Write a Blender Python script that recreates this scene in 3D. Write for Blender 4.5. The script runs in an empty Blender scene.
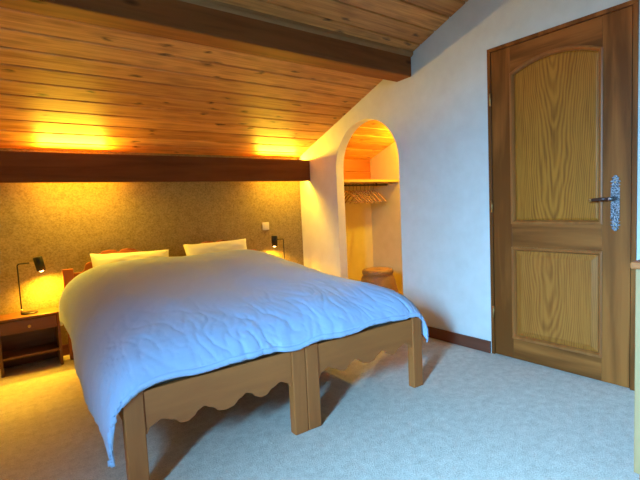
import bpy, bmesh, math, random
from mathutils import Vector, Matrix, noise
random.seed(7)
PI = math.pi
sc = bpy.context.scene
COL = sc.collection

# ------------------------------------------------------------------ helpers
def srgb(r, g, b):
    f = lambda c: (c/12.92 if c <= .04045 else ((c+.055)/1.055)**2.4)
    return (f(r/255), f(g/255), f(b/255), 1)

def obj(name, bm, mat, parent=None, smooth=False, bevel=0, bevel_seg=2):
    me = bpy.data.meshes.new(name)
    bmesh.ops.recalc_face_normals(bm, faces=bm.faces)
    bm.to_mesh(me); bm.free()
    o = bpy.data.objects.new(name, me); COL.objects.link(o)
    if mat: me.materials.append(mat)
    if smooth:
        for p in me.polygons: p.use_smooth = True
    if bevel:
        m = o.modifiers.new('bevel', 'BEVEL'); m.width = bevel; m.segments = bevel_seg
        m.limit_method = 'ANGLE'; m.angle_limit = R(35)
    if parent: o.parent = parent
    return o

def R(d): return math.radians(d)

def thing(name, label, cat, loc=(0, 0, 0), rotz=0, group=None):
    o = bpy.data.objects.new(name, None); COL.objects.link(o)
    o.location = loc; o.rotation_euler = (0, 0, rotz); o.empty_display_size = .1
    o['label'] = label; o['category'] = cat
    if group: o['group'] = group
    return o

def tag(o, label, cat, group=None):
    o['label'] = label; o['category'] = cat
    if group: o['group'] = group
    return o

def struct(o):
    o['kind'] = 'structure'; return o

def dup(root, loc, rotz, label, group=None):
    r = root.copy(); COL.objects.link(r); r.location = loc; r.rotation_euler = (0, 0, rotz)
    r['label'] = label
    if group: r['group'] = group
    for ch in list(root.children):
        c = ch.copy(); COL.objects.link(c); c.parent = r
        for g in list(ch.children):
            d = g.copy(); COL.objects.link(d); d.parent = c
    return r

def box(bm, x0, x1, y0, y1, z0, z1):
    v = [bm.verts.new((x, y, z)) for x in (x0, x1) for y in (y0, y1) for z in (z0, z1)]
    for f in ((0, 1, 3, 2), (4, 6, 7, 5), (0, 4, 5, 1), (2, 3, 7, 6), (0, 2, 6, 4), (1, 5, 7, 3)):
        bm.faces.new([v[i] for i in f])
    return bm

def boxbm(*a): return box(bmesh.new(), *a)

def tube(bm, pts, r, n=12, cap=True):
    pts = [Vector(p) for p in pts]; rings = []
    rad = r if isinstance(r, (list, tuple)) else [r]*len(pts)
    up = Vector((.13, .21, 1)).normalized()
    for i, p in enumerate(pts):
        d = (pts[min(i+1, len(pts)-1)]-pts[max(i-1, 0)]).normalized()
        a = d.cross(up)
        if a.length < .05: a = d.cross(Vector((1, 0, 0)))
        a.normalize(); b = d.cross(a)
        rings.append([bm.verts.new(p+rad[i]*(math.cos(2*PI*k/n)*a+math.sin(2*PI*k/n)*b)) for k in range(n)])
    for i in range(len(rings)-1):
        for k in range(n):
            bm.faces.new((rings[i][k], rings[i][(k+1) % n], rings[i+1][(k+1) % n], rings[i+1][k]))
    if cap: bm.faces.new(rings[0]); bm.faces.new(rings[-1][::-1])
    return bm

def lathe(bm, prof, c=(0, 0, 0), n=32):
    rings = []
    for r, z in prof:
        rings.append([bm.verts.new((c[0]+max(r, .0004)*math.cos(2*PI*k/n), c[1]+max(r, .0004)*math.sin(2*PI*k/n), c[2]+z)) for k in range(n)])
    for i in range(len(rings)-1):
        for k in range(n):
            bm.faces.new((rings[i][k], rings[i][(k+1) % n], rings[i+1][(k+1) % n], rings[i+1][k]))
    bm.faces.new(rings[0]); bm.faces.new(rings[-1])
    return bm

def slab_cols(bm, cols, t0, t1, axis='y'):
    """cols: list of (s, zlow, zhigh); a wall/board in the s-z plane with thickness t0..t1 on the other axis."""
    def P(s, t, z): return (s, t, z) if axis == 'y' else (t, s, z)
    vs = [[[bm.verts.new(P(s, t, z)) for z in (lo, hi)] for t in (t0, t1)] for s, lo, hi in cols]
    for i in range(len(vs)-1):
        a, b = vs[i], vs[i+1]
        bm.faces.new((a[0][0], b[0][0], b[0][1], a[0][1]))
        bm.faces.new((a[1][0], a[1][1], b[1][1], b[1][0]))
        bm.faces.new((a[0][1], b[0][1], b[1][1], a[1][1]))
        bm.faces.new((a[0][0], a[1][0], b[1][0], b[0][0]))
    for e in (vs[0], vs[-1]):
        bm.faces.new((e[0][0], e[0][1], e[1][1], e[1][0]))
    return bm

def interp(keys, x, smooth=True):
    if x <= keys[0][0]: return keys[0][1]
    for (a, va), (b, vb) in zip(keys, keys[1:]):
        if x <= b:
            t = (x-a)/(b-a)
            if smooth: t = t*t*(3-2*t)
            return va+(vb-va)*t
    return keys[-1][1]

# ------------------------------------------------------------------ materials
class NT:
    def __init__(self, name):
        self.m = bpy.data.materials.new(name); self.m.use_nodes = True
        self.t = self.m.node_tree; self.b = self.t.nodes['Principled BSDF']
    def n(self, typ, **kw):
        x = self.t.nodes.new(typ)
        for k, v in kw.items():
            if hasattr(x, k) and k not in x.inputs.keys(): setattr(x, k, v)
            else: x.inputs[k].default_value = v
        return x
    def l(self, a, b): self.t.links.new(a, b)
    def math(self, op, a, b=0.0, clamp=False):
        x = self.t.nodes.new('ShaderNodeMath'); x.operation = op; x.use_clamp = clamp
        for i, s in enumerate((a, b)):
            if isinstance(s, (int, float)): x.inputs[i].default_value = s
            else: self.l(s, x.inputs[i])
        return x.outputs[0]
    def ramp(self, fac, stops):
        x = self.t.nodes.new('ShaderNodeValToRGB'); e = x.color_ramp.elements
        while len(e) < len(stops): e.new(.5)
        for i, (p, c) in enumerate(stops): e[i].position = p; e[i].color = c
        self.l(fac, x.inputs[0]); return x.outputs[0]
    def mix(self, fac, a, b, mode='MIX'):
        x = self.t.nodes.new('ShaderNodeMix'); x.data_type = 'RGBA'; x.blend_type = mode
        for s, i in ((fac, 0), (a, 6), (b, 7)):
            if isinstance(s, (int, float, tuple)): x.inputs[i].default_value = s
            else: self.l(s, x.inputs[i])
        return x.outputs[2]
    def mapping(self, scale=(1, 1, 1), coord='Object', rot=(0, 0, 0)):
        tc = self.t.nodes.new('ShaderNodeTexCoord'); mp = self.t.nodes.new('ShaderNodeMapping')
        mp.inputs['Scale'].default_value = scale; mp.inputs['Rotation'].default_value = rot
        self.l(tc.outputs[coord], mp.inputs[0]); return mp.outputs[0]
    def bump(self, h, strength=.3, dist=.002):
        x = self.t.nodes.new('ShaderNodeBump'); x.inputs['Strength'].default_value = strength
        x.inputs['Distance'].default_value = dist; self.l(h, x.inputs['Height']); self.l(x.outputs[0], self.b.inputs['Normal'])

def plain(name, col, rough=.6, metal=0, spec=None, emit=None, es=0):
    k = NT(name); k.b.inputs['Base Color'].default_value = col
    k.b.inputs['Roughness'].default_value = rough; k.b.inputs['Metallic'].default_value = metal
    if emit: k.b.inputs['Emission Color'].default_value = emit; k.b.inputs['Emission Strength'].default_value = es
    return k.m

def wood(name, light, dark, axis='z', grain=14, rough=.45, knots=0, ring=0, coord='Object', spec=.4):
    """grain runs along the given axis"""
    k = NT(name)
    s = {'x': (1, grain, grain), 'y': (grain, 1, grain), 'z': (grain, grain, 1)}[axis]
    mp = k.mapping(s, coord)
    a = k.n('ShaderNodeTexNoise', Scale=2.2, Detail=6, Roughness=.6, Distortion=.6); k.l(mp, a.inputs['Vector'])
    s2 = {'x': (.5, 7, 7), 'y': (7, .5, 7), 'z': (7, 7, .5)}[axis]
    mp2 = k.mapping(s2, coord)
    w = k.n('ShaderNodeTexNoise', Scale=1.4, Detail=3, Distortion=.8); k.l(mp2, w.inputs['Vector'])
    f = w.outputs[0]
    if ring:
        sn = k.math('SINE', k.math('MULTIPLY', w.outputs[0], ring)); f = k.math('ADD', k.math('MULTIPLY', sn, .5), .5)
    f = k.math('ADD', k.math('MULTIPLY', f, .55), k.math('MULTIPLY', a.outputs[0], .45))
    c = k.ramp(f, [(.28, dark), (.68, light)])
    if knots:
        s3 = {'x': (2.2, 6, 6), 'y': (6, 2.2, 6), 'z': (6, 6, 2.2)}[axis]
        mp3 = k.mapping(s3, coord)
        v = k.n('ShaderNodeTexVoronoi', Scale=1.0); k.l(mp3, v.inputs['Vector'])
        kf = k.ramp(v.outputs['Distance'], [(.05, (1, 1, 1, 1)), (.13*knots, (0, 0, 0, 1))])
        c = k.mix(kf, c, tuple(x*.32 for x in dark[:3])+(1,))
    k.l(c, k.b.inputs['Base Color']); k.b.inputs['Roughness'].default_value = rough
    k.b.inputs['Specular IOR Level'].default_value = spec
    k.bump(f, .12, .001)
    return k.m

BOARD = .1335; BOFF = 3.436
def ceiling_mat():
    k = NT('varnished_pine_boards')
    tc = k.t.nodes.new('ShaderNodeTexCoord'); sep = k.n('ShaderNodeSeparateXYZ'); k.l(tc.outputs['Object'], sep.inputs[0])
    yy = k.math('DIVIDE', k.math('SUBTRACT', sep.outputs[1], BOFF), BOARD)
    idx = k.math('FLOOR', yy)
    wn = k.n('ShaderNodeTexWhiteNoise', noise_dimensions='1D'); k.l(idx, wn.inputs['W'])
    xo = k.math('ADD', sep.outputs[0], k.math('MULTIPLY', wn.outputs[0], 37.0))
    def vec(sx, sy):
        c = k.n('ShaderNodeCombineXYZ'); k.l(k.math('MULTIPLY', xo, sx), c.inputs[0]); k.l(k.math('MULTIPLY', yy, sy), c.inputs[1])
        k.l(k.math('MULTIPLY', idx, 3.7), c.inputs[2]); return c.outputs[0]
    g = k.n('ShaderNodeTexNoise', Scale=1.0, Detail=5, Roughness=.6, Distortion=.7); k.l(vec(1.3, 5.5), g.inputs['Vector'])
    g2 = k.n('ShaderNodeTexNoise', Scale=1.0, Detail=4, Roughness=.7); k.l(vec(5, 24), g2.inputs['Vector'])
    f = k.math('ADD', k.math('MULTIPLY', g.outputs[0], .6), k.math('MULTIPLY', g2.outputs[0], .4))
    c = k.ramp(f, [(.3, srgb(168, 96, 42)), (.55, srgb(222, 154, 82)), (.75, srgb(238, 184, 112))])
    # per board tone
    c = k.mix(1.0, c, k.ramp(wn.outputs[0], [(0, (.74, .66, .58, 1)), (1, (1.15, 1.15, 1.1, 1))]), 'MULTIPLY')
    # knots
    v = k.n('ShaderNodeTexVoronoi', Scale=1.0, Randomness=1.0, voronoi_dimensions='2D'); nd_ = k.n('ShaderNodeTexNoise', Scale=1.0, Detail=3); k.l(vec(9, 5), nd_.inputs['Vector'])
    va = k.t.nodes.new('ShaderNodeVectorMath'); va.operation = 'MULTIPLY_ADD'
    k.l(nd_.outputs['Color'], va.inputs[0]); va.inputs[1].default_value = (.55, .35, 0); k.l(vec(3.4, 1.2), va.inputs[2])
    k.l(va.outputs[0], v.inputs['Vector'])
    kd = k.ramp(v.outputs['Distance'], [(.03, (1, 1, 1, 1)), (.15, (0, 0, 0, 1))])
    sel = k.n('ShaderNodeSeparateColor'); k.l(v.outputs['Color'], sel.inputs[0])
    kd = k.math('MULTIPLY', kd, k.math('GREATER_THAN', sel.outputs[0], .5))
    c = k.mix(k.math('MULTIPLY', kd, .85), c, srgb(62, 30, 12))
    v2 = k.n('ShaderNodeTexVoronoi', Scale=1.0, voronoi_dimensions='2D'); k.l(vec(3.1, 1.6), v2.inputs['Vector'])
    k2 = k.math('MULTIPLY', k.ramp(v2.outputs['Distance'], [(.12, (1, 1, 1, 1)), (.3, (0, 0, 0, 1))]), .3)
    c = k.mix(k2, c, srgb(120, 62, 24))
    k.l(c, k.b.inputs['Base Color']); k.b.inputs['Roughness'].default_value = .45
    k.b.inputs['Specular IOR Level'].default_value = .5
    k.bump(f, .1, .001)
    return k.m

def cathedral_mat(name, light, dark, cx):
    """door panel: crown-cut vertical grain, centre of the crown at object y = cx"""
    k = NT(name)
    tc = k.t.nodes.new('ShaderNodeTexCoord'); sep = k.n('ShaderNodeSeparateXYZ'); k.l(tc.outputs['Object'], sep.inputs[0])
    nz = k.n('ShaderNodeTexNoise', Scale=2.2, Detail=2, Roughness=.5); k.l(k.mapping((1, 2.4, .8)), nz.inputs['Vector'])
    y = k.math('ABSOLUTE', k.math('SUBTRACT', sep.outputs[1], cx))
    # veneer book-matched: fold y
    h = k.math('SUBTRACT', k.math('MULTIPLY', sep.outputs[2], 5.0), k.math('MULTIPLY', k.math('POWER', k.math('MULTIPLY', y, 9.0), 1.6), 5.0))
    ph = k.math('ADD', k.math('MULTIPLY', h, 6.0), k.math('MULTIPLY', nz.outputs[0], 44.0))
    s = k.math('ADD', k.math('MULTIPLY', k.math('SINE', ph), .5), .5)
    a = k.n('ShaderNodeTexNoise', Scale=3, Detail=6, Roughness=.65); k.l(k.mapping((20, 26, 1.2)), a.inputs['Vector'])
    f = k.math('ADD', k.math('MULTIPLY', s, .25), k.math('MULTIPLY', a.outputs[0], .75))
    k.l(k.ramp(f, [(.22, dark), (.62, light)]), k.b.inputs['Base Color'])
    k.b.inputs['Roughness'].default_value = .45; k.b.inputs['Specular IOR Level'].default_value = .2; k.bump(f, .1, .001)
    return k.m

def wall_mat():
    k = NT('white_painted_plaster')
    n1 = k.n('ShaderNodeTexNoise', Scale=9, Detail=5, Roughness=.6); k.l(k.mapping(), n1.inputs['Vector'])
    k.l(k.ramp(n1.outputs[0], [(.3, srgb(208, 205, 196)), (.7, srgb(216, 214, 206))]), k.b.inputs['Base Color'])
    k.b.inputs['Roughness'].default_value = .85
    n2 = k.n('ShaderNodeTexNoise', Scale=60, Detail=4); k.l(k.mapping(), n2.inputs['Vector'])
    k.bump(n2.outputs[0], .12, .002); return k.m

def wallpaper_mat():
    k = NT('textured_beige_wallpaper')
    a = k.n('ShaderNodeTexNoise', Scale=70, Detail=5, Roughness=.75); k.l(k.mapping((1, 1, 1.2)), a.inputs['Vector'])
    b = k.n('ShaderNodeTexNoise', Scale=20, Detail=4, Roughness=.7); k.l(k.mapping(), b.inputs['Vector'])
    f = k.math('ADD', k.math('MULTIPLY', a.outputs[0], .7), k.math('MULTIPLY', b.outputs[0], .3))
    k.l(k.ramp(f, [(.36, srgb(122, 103, 62)), (.5, srgb(150, 130, 84)), (.66, srgb(172, 152, 104))]), k.b.inputs['Base Color'])
    k.b.inputs['Roughness'].default_value = .8; k.bump(f, .4, .003); return k.m

def carpet_mat():
    k = NT('beige_loop_carpet')
    a = k.n('ShaderNodeTexNoise', Scale=160, Detail=3, Roughness=.7); k.l(k.mapping(), a.inputs['Vector'])
    b = k.n('ShaderNodeTexNoise', Scale=22, Detail=4, Roughness=.7); k.l(k.mapping(), b.inputs['Vector'])
    f = k.math('ADD', k.math('MULTIPLY', a.outputs[0], .6), k.math('MULTIPLY', b.outputs[0], .4))
    k.l(k.ramp(f, [(.38, srgb(186, 170, 152)), (.52, srgb(212, 198, 180)), (.64, srgb(226, 214, 198))]), k.b.inputs['Base Color'])
    k.b.inputs['Roughness'].default_value = .95; k.b.inputs['Specular IOR Level'].default_value = .1
    k.bump(f, .9, .006); return k.m

def cloth_mat(name, col, bs=.25):
    k = NT(name); k.b.inputs['Base Color'].default_value = col; k.b.inputs['Roughness'].default_value = .8
    k.b.inputs['Sheen Weight'].default_value = .15
    a = k.n('ShaderNodeTexNoise', Scale=26, Detail=4, Roughness=.55, Distortion=1.2); k.l(k.mapping((1, 1.6, 1)), a.inputs['Vector'])
    k.bump(a.outputs[0], bs, .006); return k.m

def wicker_mat():
    k = NT('brown_wicker')
    w = k.n('ShaderNodeTexWave', Scale=38, Distortion=1.5, bands_direction='Z'); k.l(k.mapping(), w.inputs['Vector'])
    n = k.n('ShaderNodeTexNoise', Scale=60, Detail=3); k.l(k.mapping(), n.inputs['Vector'])
    f = k.math('ADD', k.math('MULTIPLY', w.outputs[1], .6), k.math('MULTIPLY', n.outputs[0], .4))
    k.l(k.ramp(f, [(.25, srgb(92, 60, 30)), (.7, srgb(172, 126, 72))]), k.b.inputs['Base Color'])
    k.b.inputs['Roughness'].default_value = .5; k.bump(f, .6, .004); return k.m

M_wall = wall_mat(); M_warm_tint = wall_mat(); M_paper = wallpaper_mat(); M_carpet = carpet_mat(); M_ceil = ceiling_mat()
M_beam = wood('dark_stained_beam', srgb(152, 90, 46), srgb(106, 60, 30), 'x', 10, .7, knots=1, spec=.08)
M_batten = wood('pale_batten', srgb(176, 128, 84), srgb(136, 94, 56), 'x', 12, .8, spec=.05)
M_pelmet = wood('dark_pelmet', srgb(124, 74, 38), srgb(88, 50, 24), 'x', 9, .6, spec=.1)
M_pine = wood('honey_pine', srgb(190, 108, 50), srgb(150, 79, 34), 'x', 8, .5, knots=1)
M_pinez = wood('honey_pine_upright', srgb(190, 108, 50), srgb(150, 79, 34), 'z', 8, .5, knots=1)
M_doorz = wood('oak_stile', srgb(162, 92, 38), srgb(114, 60, 20), 'z', 10, .45, ring=7, spec=.2)
M_doory = wood('oak_rail', srgb(162, 92, 38), srgb(114, 60, 20), 'y', 10, .45, ring=7, spec=.2)
M_mould = wood('oak_moulding', srgb(172, 100, 46), srgb(128, 66, 26), 'z', 10, .32)
M_panelA = cathedral_mat('oak_upper_panel', srgb(180, 108, 34), srgb(122, 66, 18), 1.262)
M_panelB = cathedral_mat('oak_lower_panel', srgb(176, 104, 40), srgb(134, 72, 24), 1.30)
M_frame = wood('dark_door_frame', srgb(112, 68, 38), srgb(72, 42, 22), 'z', 10, .45)
M_skirt = wood('reddish_skirting', srgb(122, 66, 44), srgb(84, 42, 28), 'y', 8, .45)
M_skirtx = wood('reddish_skirting_x', srgb(122, 66, 44), srgb(84, 42, 28), 'x', 8, .45)
M_paleskirt = wood('pale_skirting', srgb(190, 150, 96), srgb(160, 118, 68), 'y', 8, .5)
M_night = wood('brown_nightstand_wood', srgb(132, 84, 46), srgb(88, 52, 26), 'x', 8, .4)
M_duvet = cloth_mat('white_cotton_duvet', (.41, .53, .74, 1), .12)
M_pillow = cloth_mat('white_cotton_pillow', (.74, .70, .64, 1), .25)
M_sheet = cloth_mat('white_sheet', (.74, .74, .74, 1), .2)
M_matt = cloth_mat('grey_mattress_ticking', (.30, .31, .30, 1), .2)
M_black = plain('black_metal', (.012, .011, .010, 1), .4, .3)
M_brass = plain('brass', (.62, .42, .18, 1), .3, 1)
M_iron = plain('pewter_iron', (.2, .2, .2, 1), .5, .75)
_k = NT('wrought_pewter'); _n = _k.n('ShaderNodeTexNoise', Scale=150, Detail=3); _k.l(_k.mapping(), _n.inputs['Vector'])
_k.l(_k.ramp(_n.outputs[0], [(.42, (.05, .05, .055, 1)), (.58, (.34, .34, .36, 1))]), _k.b.inputs['Base Color']); _k.b.inputs['Metallic'].default_value = .7
_k.b.inputs['Roughness'].default_value = .42; _k.bump(_n.outputs[0], .8, .003); M_iron = _k.m
M_lever = plain('dark_red_wood_lever', srgb(72, 36, 26), .35)
M_steel = plain('dark_rail', (.05, .045, .04, 1), .4, .7)
M_hang = wood('hanger_wood', srgb(196, 142, 88), srgb(160, 106, 58), 'y', 8, .4)
M_wicker = wicker_mat()
M_switch = plain('ivory_plastic', (.72, .66, .55, 1), .4)
M_bulb = plain('warm_bulb', (1, .8, .4, 1), .5, emit=(1, .62, .2, 1), es=12)
M_dark = plain('keyhole_black', (.01, .01, .01, 1), .6)

M_warm_tint.name = 'closet_plaster_warm_light_tint'  # closet plaster tinted cream: the lamp's warm hue put into the wall colour
for nd in M_warm_tint.node_tree.nodes:
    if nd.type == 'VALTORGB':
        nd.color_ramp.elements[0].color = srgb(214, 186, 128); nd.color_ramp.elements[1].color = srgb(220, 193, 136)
# ------------------------------------------------------------------ room constants
A, B = 2.707, 3.933            # right wall plane, headboard wall plane
C0, CS = 1.601, .3837          # ceiling height at B and slope
def cz(y): return C0+CS*(B-y)
XL, YF = -1.35, -1.30
XC = 3.755                     # far wall of the closet
CYF = 2.25                     # near wall of the closet
TH = .092                      # thickness of the right wall

# floor
struct(obj('floor', boxbm(XL-.55, XC+.1, YF-.1, B+.1, -.05, 0), M_carpet))

# ceiling: every board a strip with a real V groove beside it
bm = bmesh.new()
k0 = math.ceil((YF-.2-BOFF)/BOARD); ys = []
y = BOFF+BOARD*k0
g = .0045
x0, x1 = XL-.55, XC+.1
prof = []
for k in range(k0, 6):
    y = BOFF+BOARD*k
    prof += [(y-g-.003, cz(y-g-.003)), (y-g, cz(y-g)+.003), (y-g+.0005, cz(y)+.022), (y+g-.0005, cz(y)+.022), (y+g, cz(y+g)+.003), (y+g+.003, cz(y+g+.003))]
prof = [p for p in prof if p[0] < B+.02]+[(B+.02, cz(B+.02))]
for (ya, za), (yb, zb) in zip(prof, prof[1:]):
    vs = [bm.verts.new(p) for p in ((x0, ya, za), (x1, ya, za), (x1, yb, zb), (x0, yb, zb))]
    bm.faces.new(vs)
lo, hi = prof[0], prof[-1]
vs = [bm.verts.new(p) for p in ((x0, lo[0], lo[1]+.06), (x1, lo[0], lo[1]+.06), (x1, hi[0], hi[1]+.06), (x0, hi[0], hi[1]+.06))]
bm.faces.new(vs)
for xx in (x0, x1):
    for (ya, za), (yb, zb) in zip(prof, prof[1:]):
        bm.faces.new([bm.verts.new(p) for p in ((xx, ya, za), (xx, yb, zb), (xx, yb, zb+.06), (xx, ya, za+.06))])
bmesh.ops.remove_doubles(bm, verts=bm.verts, dist=1e-5)
struct(obj('ceiling', bm, M_ceil))

# walls
struct(obj('wall_back', boxbm(XL, A, B, B+.1, 0, C0+.01), M_paper))
struct(obj('wall_closet_back', boxbm(A, XC, B, B+.1, 0, C0+.01), M_warm_tint))
struct(obj('wall_closet_right', slab_cols(bmesh.new(), [(CYF-.1, 0, cz(CYF-.1)+.01), (B+.1, 0, cz(B+.1)+.01)], XC, XC+.1, 'x'), M_warm_tint))
struct(obj('wall_closet_front', boxbm(A+TH, XC, CYF-.1, CYF, 0, cz(CYF)+.02), M_warm_tint))
# right wall with door hole and arched hole
DY0, DY1, DH = .835, 1.683, 2.049
AY0, AY1, ASP = 2.489, 3.303, 1.412
ac, ar = (AY0+AY1)/2, (AY1-AY0)/2
cols = []
e = 1e-4
def col(y, lo): cols.append((y, lo, cz(y)+.01))
col(YF, 0); col(DY0-e, 0); col(DY0, DH); col(DY1, DH); col(DY1+e, 0); col(AY0-e, 0)
for i in range(49):
    t = PI-PI*i/48
    col(ac+ar*math.cos(t), ASP+ar*math.sin(t))
col(AY1+e, 0); col(B, 0)
wr = struct(obj('wall_right', slab_cols(bmesh.new(), cols, A, A+TH, 'x'), M_wall, bevel=.006, bevel_seg=3))
# wall behind the camera and left wall with the window hole
struct(obj('wall_front', boxbm(XL, A+TH, YF-.1, YF, 0, cz(YF)+.02), M_wall))
WY0, WY1, WZ0, WZ1 = -.30, .30, 1.20, 2.10
bm = bmesh.new()
slab_cols(bm, [(YF, 0, cz(YF)+.01), (WY0, 0, cz(WY0)+.01)], XL-.55, XL, 'x')
slab_cols(bm, [(WY0, 0, WZ0), (WY1, 0, WZ0)], XL-.55, XL, 'x')
slab_cols(bm, [(WY0, WZ1, cz(WY0)+.01), (WY1, WZ1, cz(WY1)+.01)], XL-.55, XL, 'x')
slab_cols(bm, [(WY1, 0, cz(WY1)+.01), (B+.1, 0, cz(B+.1)+.01)], XL-.55, XL, 'x')
struct(obj('wall_left', bm, M_wall))
bm = bmesh.new()
for a_ in ((WY0, WY0+.05, WZ0, WZ1), (WY1-.05, WY1, WZ0, WZ1), (WY0, WY1, WZ0, WZ0+.05), (WY0, WY1, WZ1-.05, WZ1)):
    box(bm, XL-.52, XL-.47, *a_)
struct(obj('window_1', bm, M_pinez))

# skirting boards
struct(obj('baseboard_right', boxbm(A-.016, A, DY1+.004, AY0-.01, 0, .085), M_skirt, bevel=.004))
struct(obj('baseboard_corner', boxbm(A-.016, A, AY1+.01, B-.016, 0, .085), M_skirt, bevel=.004))
struct(obj('baseboard_entrance', boxbm(A-.022, A, YF+.01, DY0-.006, 0, .062), M_paleskirt, bevel=.004))
struct(obj('baseboard_back', boxbm(XL+.01, A-.001, B-.016, B, 0, .085), M_skirtx, bevel=.004))
# wooden boarding above the shelf at the back of the closet
bm = bmesh.new()
box(bm, A+TH+.001, XC-.001, B-.014, B, 1.46, C0+.001); box(bm, A+TH+.001, XC-.001, B-.014, B, 1.335, 1.455)
struct(obj('trim_1', bm, wood('orange_boards', srgb(176, 88, 36), srgb(128, 56, 22), 'x', 8, .5, knots=1), bevel=.003))

# purlin beam and its batten
bm = slab_cols(bmesh.new(), [(2.327, 2.043, cz(2.327)+.004), (2.484, 2.038, cz(2.484)+.004)], XL, A, 'x')
bmm = tag(obj('ceiling_beam', bm, M_beam, bevel=.008), 'thick dark stained wooden beam crossing under the sloping board ceiling', 'beam')
bm = slab_cols(bmesh.new(), [(2.304, cz(2.304)-.022, cz(2.304)-.001), (2.325, cz(2.325)-.03, cz(2.325)-.001)], XL+.002, A-.002, 'x')
struct(obj('trim_2', bm, M_batten))

# pelmet board hiding the wall lights
pel = thing('light_pelmet', 'long dark brown board above the beds, hiding glowing lights behind it', 'pelmet', (A/2, 3.73, 1.34))
bm = boxbm(XL-A/2+.004, A/2-.002, 0, .032, 0, .216)
obj('front_board', bm, M_pelmet, pel, bevel=.003)
for xx in (-1.2, -.15, 1.0):
    obj('bracket', boxbm(xx-.012, xx+.012, .031, B-3.73-.001, .08, .13), M_pelmet, pel)
WARM = (1.0, .62, .035)
def area(name, loc, direction, sx, sy, power, color, spread=180):
    l = bpy.data.lights.new(name, 'AREA'); l.shape = 'RECTANGLE'; l.size = sx; l.size_y = sy
    l.energy = power; l.color = color; l.spread = R(spread)
    o = bpy.data.objects.new(name, l); COL.objects.link(o); o.location = loc
    o.rotation_euler = Vector(direction).to_track_quat('-Z', 'Y').to_euler()
    return o
for px, pw in ((.57, 1.0), (2.45, .9), (-.85, .8)):
    t = obj('tube_light', boxbm(px-.17-A/2, px+.17-A/2, B-3.73-.03, B-3.73-.002, .063, .077), M_switch, pel)
    area('wash_up', (px, 3.895, 1.545), (0, -1, .20), .46, .03, 18*pw, WARM)
    area('wash_bed', (px, 3.81, 1.40), (0, -1.25, -1), .60, .05, 17*pw*(1 if px < 1 else .5), WARM)
    area('wash_down', (px, 3.81, 1.41), (0, -.2, -1), .60, .05, 6.5*pw, WARM)

# ------------------------------------------------------------------ door
door = bpy.data.objects.new('door_1', None); COL.objects.link(door); struct(door)
FX = A-.006
bm = bmesh.new()
box(bm, FX, A+TH-.002, DY0+.001, DY0+.024, 0.001, DH-.024)
box(bm, FX, A+TH-.002, DY1-.024, DY1-.001, 0.001, DH-.024)
box(bm, FX, A+TH-.002, DY0+.001, DY1-.001, DH-.024, DH-.001)
obj('door_frame', bm, M_doorz, door, bevel=.002)
LY0, LY1, LZ0, LZ1 = DY0+.028, DY1-.028, .006, DH-.028
LX = A-.001; LXB = A+.038
# openings for panels
PY0, PY1 = 1.000, 1.524
UZ0, USP, UPK = .905, 1.853, 1.920     # upper panel: sill, spring, peak
BZ0, BZ1 = .145, .748
bm = bmesh.new()
box(bm, LX, LXB, LY0, PY0, LZ0, LZ1); box(bm, LX, LXB, PY1, LY1, LZ0, LZ1)
leaf = obj('leaf', bm, M_doorz, door, bevel=.0015)
def arch_z(y, d=0):
    h = (PY1-PY0)/2; c = (PY0+PY1)/2
    t = min(1, abs(y-c)/h)
    return USP+(UPK-USP)*(1-t*t)-d
bm = bmesh.new()
box(bm, LX, LXB, PY0, PY1, LZ0, BZ0); box(bm, LX, LXB, PY0, PY1, BZ1, UZ0)
slab_cols(bm, [(PY0+(PY1-PY0)*i/32, arch_z(PY0+(PY1-PY0)*i/32), LZ1) for i in range(33)], LX, LXB, 'x')
obj('rail', bm, M_doory, leaf, bevel=.0015)
# mouldings (swept closed loops)
def loop_pts(kind, inset):
    if kind == 'up':
        p = [(PY0+inset, UZ0+inset), (PY1-inset, UZ0+inset)]
        n = 24
        for i in range(n+1):
            y = PY1-inset-(PY1-PY0-2*inset)*i/n
            p.append((y, arch_z(y)-inset))
        return p
    n = 3
    return [(PY0+inset, BZ0+inset), (PY1-inset, BZ0+inset), (PY1-inset, BZ1-inset), (PY0+inset, BZ1-inset)]
def ring_sweep(kind, sections):
    bm = bmesh.new(); rings = []
    for inset, x in sections:
        rings.append([bm.verts.new((x, y, z)) for y, z in loop_pts(kind, inset)])
    for r0, r1 in zip(rings, rings[1:]):
        for i in range(len(r0)):
            j = (i+1) % len(r0); bm.faces.new((r0[i], r0[j], r1[j], r1[i]))
    return bm, rings
for kind in ('up', 'low'):
    bm, rg = ring_sweep(kind, [(-.004, LX+.004), (-.004, LX-.006), (.003, LX-.009), (.010, LX-.008), (.015, LX-.002), (.019, LX+.004), (.022, LX+.018)])
    obj('moulding', bm, M_mould, leaf)
    if kind == 'up': bm, rg = ring_sweep(kind, [(.018, LX+.016), (.030, LX+.010), (.034, LX+.009)])
    else: bm, rg = ring_sweep(kind, [(.018, LX+.014), (.024, LX+.013), (.052, LX+.003), (.056, LX+.001)])
    bm.faces.new(rg[-1])
    obj('upper_panel' if kind == 'up' else 'lower_panel', bm, M_panelA if kind == 'up' else M_panelB, leaf)
# hinges
for z in (.30, 1.02, 1.72):
    obj('hinge', tube(bmesh.new(), [(A-.012, DY1-.025, z-.04), (A-.012, DY1-.025, z+.04)], .006, 10), M_brass, door, True)
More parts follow.
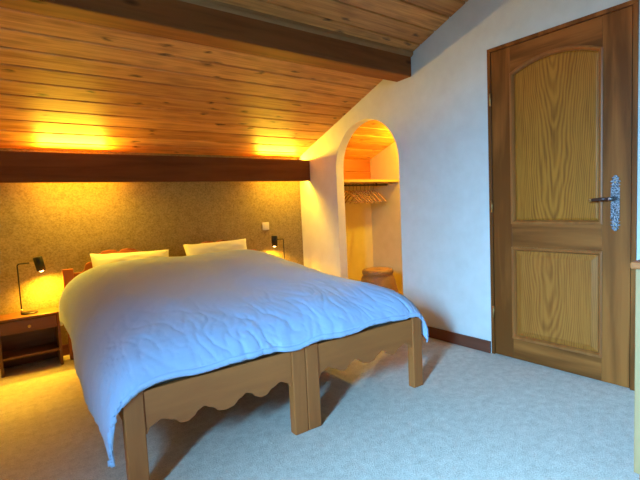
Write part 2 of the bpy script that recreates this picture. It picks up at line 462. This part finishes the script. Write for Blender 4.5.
# wrought plate, pierced-looking lobes on top and bottom
HY = .934
bm = bmesh.new()
def plate_w(z):
    t = abs(z-1.017)
    return interp([(0, .021), (.085, .021), (.092, .012), (.099, .024), (.108, .012), (.116, .025), (.128, .012), (.136, .018), (.146, .008), (.152, .001)], t)
slab = []
N = 90; c0 = []
for i in range(N+1):
    z = .866+(1.168-.866)*i/N; w = plate_w(z)
    c0.append([bm.verts.new((xx, HY+s*w, z)) for xx, s in ((LX-.001, -1), (LX-.001, 1), (LX-.005, 1), (LX-.005, -1))])
for a_, b_ in zip(c0, c0[1:]):
    for i in range(4): bm.faces.new((a_[i], a_[(i+1) % 4], b_[(i+1) % 4], b_[i]))
bm.faces.new(c0[0]); bm.faces.new(c0[-1])
pl = obj('handle_plate', bm, M_iron, door)
bm = tube(bmesh.new(), [(LX-.0048, HY, .985), (LX-.0062, HY, .985)], .0042, 12); box(bm, LX-.0062, LX-.0048, HY-.002, HY+.002, .966, .985)
obj('keyhole', bm, M_dark, pl)
bm = bmesh.new()
for z in (.885, .905, 1.13, 1.15): tube(bm, [(LX-.004, HY, z), (LX-.008, HY, z)], .004, 10)
obj('screw', bm, M_brass, pl)
bm = tube(bmesh.new(), [(LX-.004, HY, 1.043), (LX-.028, HY, 1.043), (LX-.046, HY+.003, 1.043), (LX-.052, HY+.018, 1.043)], [.013, .009, .009, .008], 14)
lv = obj('lever', bm, M_iron, door, True)
obj('grip', tube(bmesh.new(), [(LX-.052, HY+.018, 1.043), (LX-.052, HY+.05, 1.042), (LX-.052, HY+.09, 1.040), (LX-.052, HY+.098, 1.039)], [.0075, .0095, .0085, .007], 14), M_lever, lv, True)
obj('lever_tip', tube(bmesh.new(), [(LX-.052, HY+.098, 1.039), (LX-.052, HY+.106, 1.039), (LX-.052, HY+.113, 1.039)], [.0085, .0095, .004], 14), M_brass, lv, True)

# ------------------------------------------------------------------ pine cabinet at the right edge of the view
cab = thing('pine_cabinet', 'pale pine cabinet cut off by the right edge of the photo, nearest to the viewer', 'cabinet', (2.124, .286, 0))
obj('body', boxbm(-.285, .285, -.285, .285, .03, .80), wood('pale_pine', srgb(184, 146, 100), srgb(156, 116, 72), 'z', 8, .5), cab, bevel=.004)
obj('top', boxbm(-.298, .298, -.298, .298, .80, .825), M_pine, cab, bevel=.005)
obj('plinth', boxbm(-.27, .27, -.27, .27, 0, .03), M_pine, cab)
dpn = obj('door', boxbm(-.26, .26, -.303, -.287, .06, .77), M_pinez, cab, bevel=.004)
obj('knob', lathe(bmesh.new(), [(.006, 0), (.006, .01), (.014, .016), (.012, .026), (.0, .028)]), M_pine, dpn, True)
kn = dpn.children[0]; kn.rotation_euler = (PI/2, 0, 0); kn.location = (.2, -.303, .45)

# ------------------------------------------------------------------ beds
BW = .81; BR = R(-1.8); BP = Vector((1.142, 1.684, 0))
def bed_world(x, y, z):            # coordinates of the pair: x from -.81 to .81 about the middle
    c, s = math.cos(BR), math.sin(BR)
    return Vector((BP.x+x*c-y*s, BP.y+x*s+y*c, z))
FB = [(.0, .235), (.078, .235), (.095, .262), (.138, .278), (.180, .262), (.215, .238), (.238, .235), (.262, .246), (.285, .268), (.310, .277), (.340, .262), (.375, .237), (.405, .232)]
FB = FB+[(BW-x, z) for x, z in FB[::-1][1:]]
HB = [(.07, .655), (.13, .655), (.15, .672), (.163, .715), (.19, .728), (.225, .722), (.24, .735), (.262, .782), (.295, .803), (.335, .808), (.375, .803), (.398, .790), (.405, .782)]
HB = HB+[(BW-x, z) for x, z in HB[::-1][1:]]
def make_bed(label):
    t = thing('single_bed', label, 'bed', bed_world(-.81, 0, 0), BR, 'twin beds pushed together')
    L = 2.10; lw = .076
    for x in (0, BW-lw):
        obj('leg', boxbm(x+.001, x+lw-.001, 0, .048, 0, .418), M_pinez, t, bevel=.005)
    for x in (0, BW-lw):
        obj('leg', boxbm(x+.001, x+lw-.001, L-.045, L, 0, .69), M_pinez, t, bevel=.005)
    n = 120
    obj('footboard', slab_cols(bmesh.new(), [(lw+(BW-2*lw)*i/n, interp(FB, lw+(BW-2*lw)*i/n), .408) for i in range(n+1)], .008, .034), M_pine, t, bevel=.002)
    obj('headboard', slab_cols(bmesh.new(), [(lw+(BW-2*lw)*i/n, .30, interp(HB, lw+(BW-2*lw)*i/n)) for i in range(n+1)], L-.036, L-.010), M_pine, t, bevel=.002)
    for x in (.012, BW-.012-.025):
        obj('side_rail', boxbm(x, x+.025, .048, L-.045, .27, .39), wood('pine_side_rail', srgb(190, 108, 50), srgb(150, 79, 34), 'y', 8, .5) if not bpy.data.materials.get('pine_side_rail') else bpy.data.materials['pine_side_rail'], t, bevel=.003)
    for i in range(12):
        y = .12+i*.165
        obj('slat', boxbm(.038, BW-.038, y, y+.07, .300, .315), M_pine, t)
    return t
bed = make_bed('pine single bed on the left, beside the nightstand, its scalloped footboard nearest the viewer')
bed['label'] = 'left one of two joined pine single beds with scalloped footboard, nearer the viewer'
p = bed_world(0.0, 0, 0)
dup(bed, p, BR, 'right one of two joined pine single beds with scalloped footboard, nearer the arched closet')
# mattresses
def mattress():
    bm = boxbm(.042, BW-.042, .040, 2.05, 0, .160)
    return obj('mattress', bm, M_matt, None, bevel=.03, bevel_seg=4)
m1 = mattress(); m1.location = bed_world(-.81, 0, .317); m1.rotation_euler = (0, 0, BR)
tag(m1, 'grey mattress under the white duvet on the left bed', 'mattress', 'mattresses')
m2 = m1.copy(); COL.objects.link(m2); m2.location = bed_world(0, 0, .317); m2['label'] = 'grey mattress under the white duvet on the right bed'
# loose sheet corner drooping below the left bed's slats
bm = bmesh.new(); n = 14; rows = []
for i in range(n+1):
    s = i/n; x = .16+s*.22
    lowz = interp([(0, .262), (.12, .222), (.3, .232), (.6, .242), (1, .262)], s)
    rows.append([bm.verts.new((x, .075+.015*math.sin(s*9)+.004*j, .298+(lowz-.298)*j/4)) for j in range(5)])
for r0, r1 in zip(rows, rows[1:]):
    for j in range(4): bm.faces.new((r0[j], r1[j], r1[j+1], r0[j+1]))
sh = obj('bed_sheet', bm, M_sheet, None, True); sm = sh.modifiers.new('s', 'SOLIDIFY'); sm.thickness = .003
sh.location = bed_world(-.81, 0, 0); sh.rotation_euler = (0, 0, BR)
tag(sh, 'loose white sheet edge showing below the scalloped footboard of the left bed', 'sheet')

# ------------------------------------------------------------------ duvet
def duvet_surface(s, v):
    """s -1..1 across, v 0 (head)..1 (foot hem) -> bed coords"""
    # length profile
    L = [(0, 1.80, .695), (.06, 1.74, .735), (.16, 1.58, .755), (.30, 1.26, .735), (.45, .93, .700), (.60, .60, .665), (.72, .34, .628), (.80, .17, .590), (.86, .07, .545), (.91, .012, .49), (.955, -.014, .452), (1.0, -.008, .434)]
    for (a, ya, za), (b, yb, zb) in zip(L, L[1:]):
        if v <= b+1e-9:
            t = (v-a)/(b-a); y = ya+(yb-ya)*t; z = za+(zb-za)*t; break
    foot = max(0, .628-z) if v > .72 else 0
    ztop = z+foot
    left = s < 0
    a = abs(s)
    # cross profile
    hem = .30 if left else .25
    if left: Cp = [(0, 0, 0), (.45, .46, .004), (.62, .64, .028), (.72, .745, .072), (.80, .81, .125), (.87, .850, .195), (.93, .862, .275), (1.0, .858, .375)]
    else: Cp = [(0, 0, 0), (.45, .46, .004), (.62, .63, .022), (.72, .73, .050), (.80, .79, .095), (.87, .832, .160), (.93, .845, .23), (1.0, .845, .30)]
    for (p0, xa, da), (p1, xb, db) in zip(Cp, Cp[1:]):
        if a <= p1+1e-9:
            t = (a-p0)/(p1-p0); x = xa+(xb-xa)*t; ds = da+(db-da)*t; break
    drop = math.sqrt(ds*ds+foot*foot) if foot > 0 else ds
    if not left: drop += .05*interp([(.35, 0), (.72, 1)], a)*interp([(.5, 1), (.86, 0)], v)
    # keep corner nicely draped
    cb = interp([(.74, 0), (.93, 1)], a)*interp([(.80, 0), (.97, 1)], v)
    z = ztop-drop-(.05 if left else .02)*cb
    x += .0
    if left: x += interp([(.3, 0), (.7, .032), (1.0, .008)], v)*interp([(.74, 0), (1, 1)], a)
    # the middle dips a little between the two beds
    z -= .010*math.exp(-(s/.12)**2)
    return Vector((x*(-1 if left else 1), y, z))
NU, NV = 260, 240
bm = bmesh.new(); grid = []
def smooth_surface(s, v):
    P = Vector((0, 0, 0)); k = 0
    for ds in (-.02, 0, .02):
        for dv in (-.018, 0, .018):
            ss = s+ds; vv = v+dv
            if abs(ss) > 1 or not 0 <= vv <= 1: ss, vv = s, v
            P += duvet_surface(max(-1, min(1, ss)), max(0, min(1, vv))); k += 1
    return P/k
base = [[smooth_surface(-1+2*i/NU, j/NV) for j in range(NV+1)] for i in range(NU+1)]
for i in range(NU+1):
    rowv = []
    for j in range(NV+1):
        p = base[i][j]
        a = base[min(i+1, NU)][j]-base[max(i-1, 0)][j]; b = base[i][min(j+1, NV)]-base[i][max(j-1, 0)]
        nrm = a.cross(b); nrm = (-nrm if nrm.z < 0 and abs(-1+2*i/NU) < .8 else nrm)
        if nrm.length < 1e-9: nrm = Vector((0, 0, 1))
        nrm.normalize()
        s = -1+2*i/NU; v = j/NV
        big = noise.noise(Vector((p.x*2.6, p.y*2.0, 3.1)))*.016+noise.noise(Vector((p.x*6, p.y*5, 9.1)))*.006
        # crisp creases near the foot and on the hanging sides
        wf = interp([(.50, .12), (.78, 1), (1, 1)], v); ws = interp([(.6, 0), (.85, .8), (1, .9)], abs(s))
        # pleats run from the hem up and over: fine across, long the other way
        sd = interp([(.72, 0), (.86, 1)], abs(s))
        al = p.x*(1-sd)+p.y*sd
        ac_ = (p.y*1.5+p.z)*(1-sd)+(abs(p.x)+p.z)*sd
        wob = noise.noise(Vector((p.x*4, p.y*4, p.z*4)))
        patch = .35+.65*max(0, min(1, .5+1.6*noise.noise(Vector((p.x*2.3+4, p.y*2.3, 2)))))
        r1 = max(0, 1-abs(noise.noise(Vector((al*15+wob*1.6, ac_*3.4, 1.7))))*3.2)**2
        r2 = max(0, 1-abs(noise.noise(Vector((al*27+wob*2.2, ac_*6.5+3, 7.7))))*3.2)**2
        m_ = max(interp([(.60, 0), (.80, 1), (1, 1)], v), .5*interp([(.66, 0), (.9, 1)], abs(s)))*patch
        m_ *= 1-.9*interp([(.84, 0), (.94, 1)], abs(s))*interp([(.75, 0), (.9, 1)], v)
        cr = (r1*.006+r2*.0032)*m_
        q2 = Vector((p.x*3.2-p.y*2.6, p.y*3+p.x*1.4, 5.5))
        cr += max(0, 1-abs(noise.noise(q2))*5)**2*.0022
        out = nrm if nrm.z > 0 or abs(s) > .7 or v > .8 else -nrm
        # make outward
        cen = Vector((0, .9, .35))
        if out.dot(p-cen) < 0: out = -out
        d = big-cr
        rowv.append(bm.verts.new(bed_world(*(p+out*d))))
    grid.append(rowv)
# wavy hem
for i in range(NU+1):
    s = -1+2*i/NU
    grid[i][NV].co.z += .006*math.sin(s*17)+.006*noise.noise(Vector((s*9, 0, 0)))
for i in range(NU):
    for j in range(NV):
        bm.faces.new((grid[i][j], grid[i+1][j], grid[i+1][j+1], grid[i][j+1]))
hemline = [grid[i][NV].co.copy() for i in range(NU+1)]
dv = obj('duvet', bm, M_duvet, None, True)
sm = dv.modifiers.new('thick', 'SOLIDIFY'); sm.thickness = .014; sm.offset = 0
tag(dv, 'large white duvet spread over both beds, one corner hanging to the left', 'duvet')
# hem flap along the foot edge
bm = bmesh.new(); rows = []
for i in range(int(NU*.10), int(NU*.90)):
    c = hemline[i]; n_ = noise.noise(Vector((i*.05, 2, 0)))
    w = .014+.010*n_
    rows.append([bm.verts.new(c+Vector((0, -.008, .020))), bm.verts.new(c+Vector((0, -.012-.003*n_, .006))), bm.verts.new(c+Vector((0, -.010, -.001))), bm.verts.new(c+Vector((0, -.006+.003*n_, .008-w)))])
for r0, r1 in zip(rows, rows[1:]):
    for j in range(3): bm.faces.new((r0[j], r1[j], r1[j+1], r0[j+1]))
hf = obj('hem_flap', bm, M_duvet, dv, True); s2 = hf.modifiers.new('t', 'SOLIDIFY'); s2.thickness = .003

# ------------------------------------------------------------------ pillows
def pillow():
    bm = bmesh.new(); n = 28; W, H, T = .59, .34, .07
    for side in (1, -1):
        g_ = []
        for i in range(n+1):
            r_ = []
            for j in range(n+1):
                u = -1+2*i/n; v = -1+2*j/n
                th = T*((1-u**4)*(1-v**4))**.5
                pin = 1-.07*(1-abs(u))**1*abs(v)**3
                x = u*W/2*(1-.05*(1-v*v)*abs(u)**3); z = v*H/2*(1-.06*(1-u*u)*abs(v)**3)
                wr_ = .006*noise.noise(Vector((u*3, v*6, side)))
                r_.append(bm.verts.new((x, side*(th+.0015)+wr_*(1-abs(u)**6)*(1-abs(v)**6), z+.012*noise.noise(Vector((u*2.2, 7, 0)))*max(0, v))))
            g_.append(r_)
        for i in range(n):
            for j in range(n): bm.faces.new((g_[i][j], g_[i+1][j], g_[i+1][j+1], g_[i][j+1]))
    bmesh.ops.remove_doubles(bm, verts=bm.verts, dist=.0035)
    return obj('pillow', bm, M_pillow, None, True)
p1 = pillow(); p1.rotation_euler = (R(-22), R(2.2), R(-3)); p1.location = (.868, 3.635, .627)
tag(p1, 'white pillow against the headboard of the left bed, crisp left corner up', 'pillow', 'white pillows')
p2 = p1.copy(); COL.objects.link(p2); p2['label'] = 'white pillow against the headboard of the right bed, below the wall switch'
p2.rotation_euler = (R(-22), R(-.2), R(-2)); p2.location = (1.59, 3.62, .647)

# ------------------------------------------------------------------ nightstands
NW, ND, NH = .375, .225, .398
def make_nightstand(label, loc):
    t = thing('nightstand', label, 'nightstand', loc, 0, 'nightstands')
    w = NW/2
    obj('top', boxbm(-w-.006, w+.006, -.008, ND, NH-.018, NH), M_night, t, bevel=.004)
    for sx in (-1, 1):
        x0, x1 = sorted((sx*w, sx*(w-.018)))
        obj('side_panel', boxbm(x0, x1, 0, ND, 0, NH-.018), M_night, t, bevel=.002)
    obj('back_panel', boxbm(-w+.018, w-.018, ND-.008, ND, .05, NH-.018), M_night, t)
    obj('shelf', boxbm(-w+.018, w-.018, .004, ND-.009, .112, .126), M_night, t)
    d = obj('drawer', boxbm(-w+.020, w-.020, .002, ND-.03, .288, NH-.022), M_night, t, bevel=.003)
    k = obj('knob', lathe(bmesh.new(), [(.005, 0), (.005, .006), (.011, .010), (.009, .018), (0, .02)], n=16), M_brass, d, True)
    k.rotation_euler = (PI/2, 0, 0); k.location = (0, .002, .327)
    return t
ns = make_nightstand('small brown nightstand with open shelf left of the beds', (.158, 3.69, 0))
dup(ns, (2.295, 3.69, 0), 0, 'small brown nightstand right of the beds, mostly hidden behind them')

# ------------------------------------------------------------------ lamps
def make_lamp(label, loc, mirror, tilt, pole_x=0.0, pole_h=.365, head_dx=.135):
    t = thing('table_lamp', label, 'lamp', loc, 0, 'bedside lamps'); m = mirror
    obj('base', lathe(bmesh.new(), [(.0, 0), (.052, 0), (.054, .004), (.052, .009), (.02, .012), (.0, .012)]), M_black, t, True)
    h = pole_h; px = -.045*m
    pts = [(px, 0, .010), (px, 0, h-.02)]
    for i in range(6):
        a_ = PI/2*i/5; pts.append((px+m*.015*(1-math.cos(a_)), 0, h-.015+.015*math.sin(a_)))
    pts.append((px+m*.075, 0, h))
    obj('pole', tube(bmesh.new(), pts, .0045, 12), M_black, t, True)
    obj('pole_collar', tube(bmesh.new(), [(px, 0, .010), (px, 0, .038)], .0085, 14), M_brass, t, True)
    hx = px+m*head_dx; hz = h-.012
    obj('joint', tube(bmesh.new(), [(px+m*.075, 0, h), (hx-m*.02, 0, h-.004)], .0042, 12), M_brass, t, True)
    axis = Vector((math.sin(R(tilt))*m, 0, -math.cos(R(tilt)))); c = Vector((hx, 0, hz))
    bm = bmesh.new(); hh = .052; rr = .030
    rings = []; n = 28; side = Vector((0, 1, 0)); oth = axis.cross(side)
    for rad, k in ((.0005, -hh), (rr-.004, -hh), (rr, -hh+.004), (rr, hh), (rr-.003, hh), (rr-.003, -hh+.008), (.0005, -hh+.008)):
        rings.append([bm.verts.new(c+axis*k+rad*(math.cos(2*PI*q/n)*side+math.sin(2*PI*q/n)*oth)) for q in range(n)])
    for r0, r1 in zip(rings, rings[1:]):
        for q in range(n): bm.faces.new((r0[q], r0[(q+1) % n], r1[(q+1) % n], r1[q]))
    shd = obj('lamp_shade', bm, M_black, t, False, bevel=0)
    for pg in shd.data.polygons: pg.use_smooth = True
    bm = bmesh.new(); bmesh.ops.create_uvsphere(bm, u_segments=16, v_segments=10, radius=.019)
    bmesh.ops.translate(bm, verts=bm.verts, vec=c+axis*(hh-.008))
    obj('bulb', bm, M_bulb, shd, True)
    return t, c+axis*(hh+.026), axis
def lamp_light(loc, pos, axis, power):
    l = bpy.data.lights.new('lamp_spot', 'SPOT'); l.energy = power; l.color = (1, .50, .03); l.spot_size = R(165); l.spot_blend = 1
    l.shadow_soft_size = .012
    o = bpy.data.objects.new('lamp_spot', l); COL.objects.link(o); o.location = Vector(loc)+pos
    o.rotation_euler = axis.to_track_quat('-Z', 'Y').to_euler()
l1, q, ax = make_lamp('slim black table lamp on the left nightstand, shade turned to the right', (.172, 3.80, NH), 1, 10)
lamp_light((.172, 3.80, NH), q, ax, 45)
l2, q, ax = make_lamp('slim black table lamp right of the beds below the wall switch, shade turned left', (2.345, 3.82, NH), -1, 2, pole_h=.358, head_dx=.107)
lamp_light((2.345, 3.82, NH), q, ax, 45)

# wall switch
sw = thing('light_switch', 'small square ivory switch on the wallpaper above the right lamp', 'switch', (2.254, B, .895))
obj('plate', boxbm(-.039, .039, -.009, -.0005, -.039, .039), M_switch, sw, bevel=.004)
obj('rocker', boxbm(-.024, .024, -.013, -.009, -.026, .026), M_switch, sw, bevel=.002)

# ------------------------------------------------------------------ closet
shf = tag(obj('closet_shelf', boxbm(A+TH+.002, XC-.002, 3.46, B-.016, 1.305, 1.332), wood('yellow_shelf', srgb(208, 158, 92), srgb(178, 124, 62), 'x', 8, .45), bevel=.003),
          'wooden shelf across the arched closet above the hangers', 'shelf')
rail = thing('clothes_rail', 'thin dark clothes rail below the shelf inside the arched closet', 'clothes rail', (3.27, 3.65, 1.283))
obj('rod', tube(bmesh.new(), [(A+TH+.002-3.27, 0, 0), (XC-.002-3.27, 0, 0)], .008, 12), M_steel, rail, True)
for dx in (.31, -.42):
    obj('rail_bracket', boxbm(dx-.004, dx+.004, -.010, .010, -.012, .0215), M_steel, rail)
def hanger():
    t = thing('clothes_hanger', '', 'hanger', (0, 0, 0), 0, 'wooden hangers on the closet rail')
    pts = []
    for i in range(11):                       # hook over the rod
        a_ = R(-60)+R(240)*i/10
        pts.append((0, .0135*math.cos(a_), .0135*math.sin(a_)))
    pts.append((0, -.010, -.012)); pts.append((0, -.002, -.024)); pts.append((0, 0, -.05))
    obj('hook', tube(bmesh.new(), pts, .0018, 8), M_steel, t, True)
    bm = bmesh.new(); L = []
    for i in range(21):
        u = -1+2*i/20
        L.append((0, u*.205, -.058-.125*abs(u)**1.15-.015*u*u))
    tube(bm, L, [.008-.002*abs(-1+2*i/20) for i in range(21)], 10)
    obj('shoulders', bm, M_hang, t, True)
    obj('trouser_bar', tube(bmesh.new(), [(0, -.178, -.178), (0, .178, -.178)], .0042, 8), M_hang, t, True)
    return t
h0 = hanger()
places = [(3.115, 5, 'leftmost hanger on the closet rail, nearest the arch'), (3.165, 2, 'second wooden hanger from the left on the closet rail'),
          (3.222, 6, 'third wooden hanger from the left on the closet rail'), (3.270, 3, 'fourth wooden hanger from the left on the closet rail'),
          (3.330, -3, 'fourth wooden hanger from the right on the closet rail'), (3.395, -6, 'third wooden hanger from the right on the closet rail'),
          (3.445, -2, 'second wooden hanger from the right on the closet rail'), (3.535, -5, 'rightmost hanger on the closet rail, beside the rail bracket')]
for i, (x, r, lab) in enumerate(places):
    if i == 0: h0.location = (x, 3.65, 1.283); h0.rotation_euler = (0, 0, R(r)); h0['label'] = lab
    else: dup(h0, (x, 3.65, 1.283), R(r), lab)
# stool
st = thing('wicker_stool', 'round brown wicker stool on the floor inside the arched closet', 'stool', (3.17, 3.26, 0))
obj('body', lathe(bmesh.new(), [(.205, 0), (.215, .02), (.212, .10), (.196, .20), (.168, .31), (.145, .352)], n=40), M_wicker, st, True)
obj('top_rim', lathe(bmesh.new(), [(.12, .345), (.148, .345), (.160, .352), (.163, .372), (.154, .390), (.140, .395), (.10, .392), (0, .390)], n=40), M_wicker, st, True)
# closet ceiling light near the arch side
l = bpy.data.lights.new('closet_light', 'POINT'); l.energy = 60; l.color = (1, .74, .04); l.shadow_soft_size = .03
o = bpy.data.objects.new('closet_light', l); COL.objects.link(o); o.location = (3.66, 3.02, 1.80)
cl = thing('ceiling_spotlight', 'small round ceiling light inside the closet', 'ceiling light', (3.66, 3.02, cz(3.02)-.002))
cl_b = obj('fitting', lathe(bmesh.new(), [(.0, -.03), (.04, -.03), (.045, -.02), (.045, 0.0), (0, 0.0)]), M_switch, cl, True)

# ------------------------------------------------------------------ daylight
w = bpy.data.worlds.new('World'); sc.world = w; w.use_nodes = True
bg = w.node_tree.nodes['Background']; bg.inputs[0].default_value = (.35, .55, .9, 1); bg.inputs[1].default_value = .6
area('window_daylight', (XL-.57, (WY0+WY1)/2-.02, (WZ0+WZ1)/2+.05), (1, .30, -.66), .60, .90, 215, (.215, .56, .98), 78)

# ------------------------------------------------------------------ camera
f, yaw, pitch, roll, h = 437.5675, 0.6427018, 0.0787936, -0.0472781, 1.0805
cy, sy = math.cos(yaw), math.sin(yaw); cp, sp = math.cos(pitch), math.sin(pitch)
F = Vector((sy*cp, cy*cp, -sp)); Rv = Vector((cy, -sy, 0)); U = Rv.cross(F)
c, s = math.cos(roll), math.sin(roll)
R2 = c*Rv+s*U; U2 = -s*Rv+c*U
cam = bpy.data.cameras.new('Camera'); cam.sensor_width = 36; cam.lens = f*36/640; cam.clip_start = .02
co = bpy.data.objects.new('Camera', cam); COL.objects.link(co)
mw = Matrix((R2, U2, -F)).transposed().to_4x4(); mw.translation = (0, 0, h); co.matrix_world = mw
sc.camera = co
vs_ = sc.view_settings; vs_.view_transform = 'Standard'; vs_.look = 'None'; vs_.gamma = 1; vs_.use_curve_mapping = False
vs_.exposure = 0
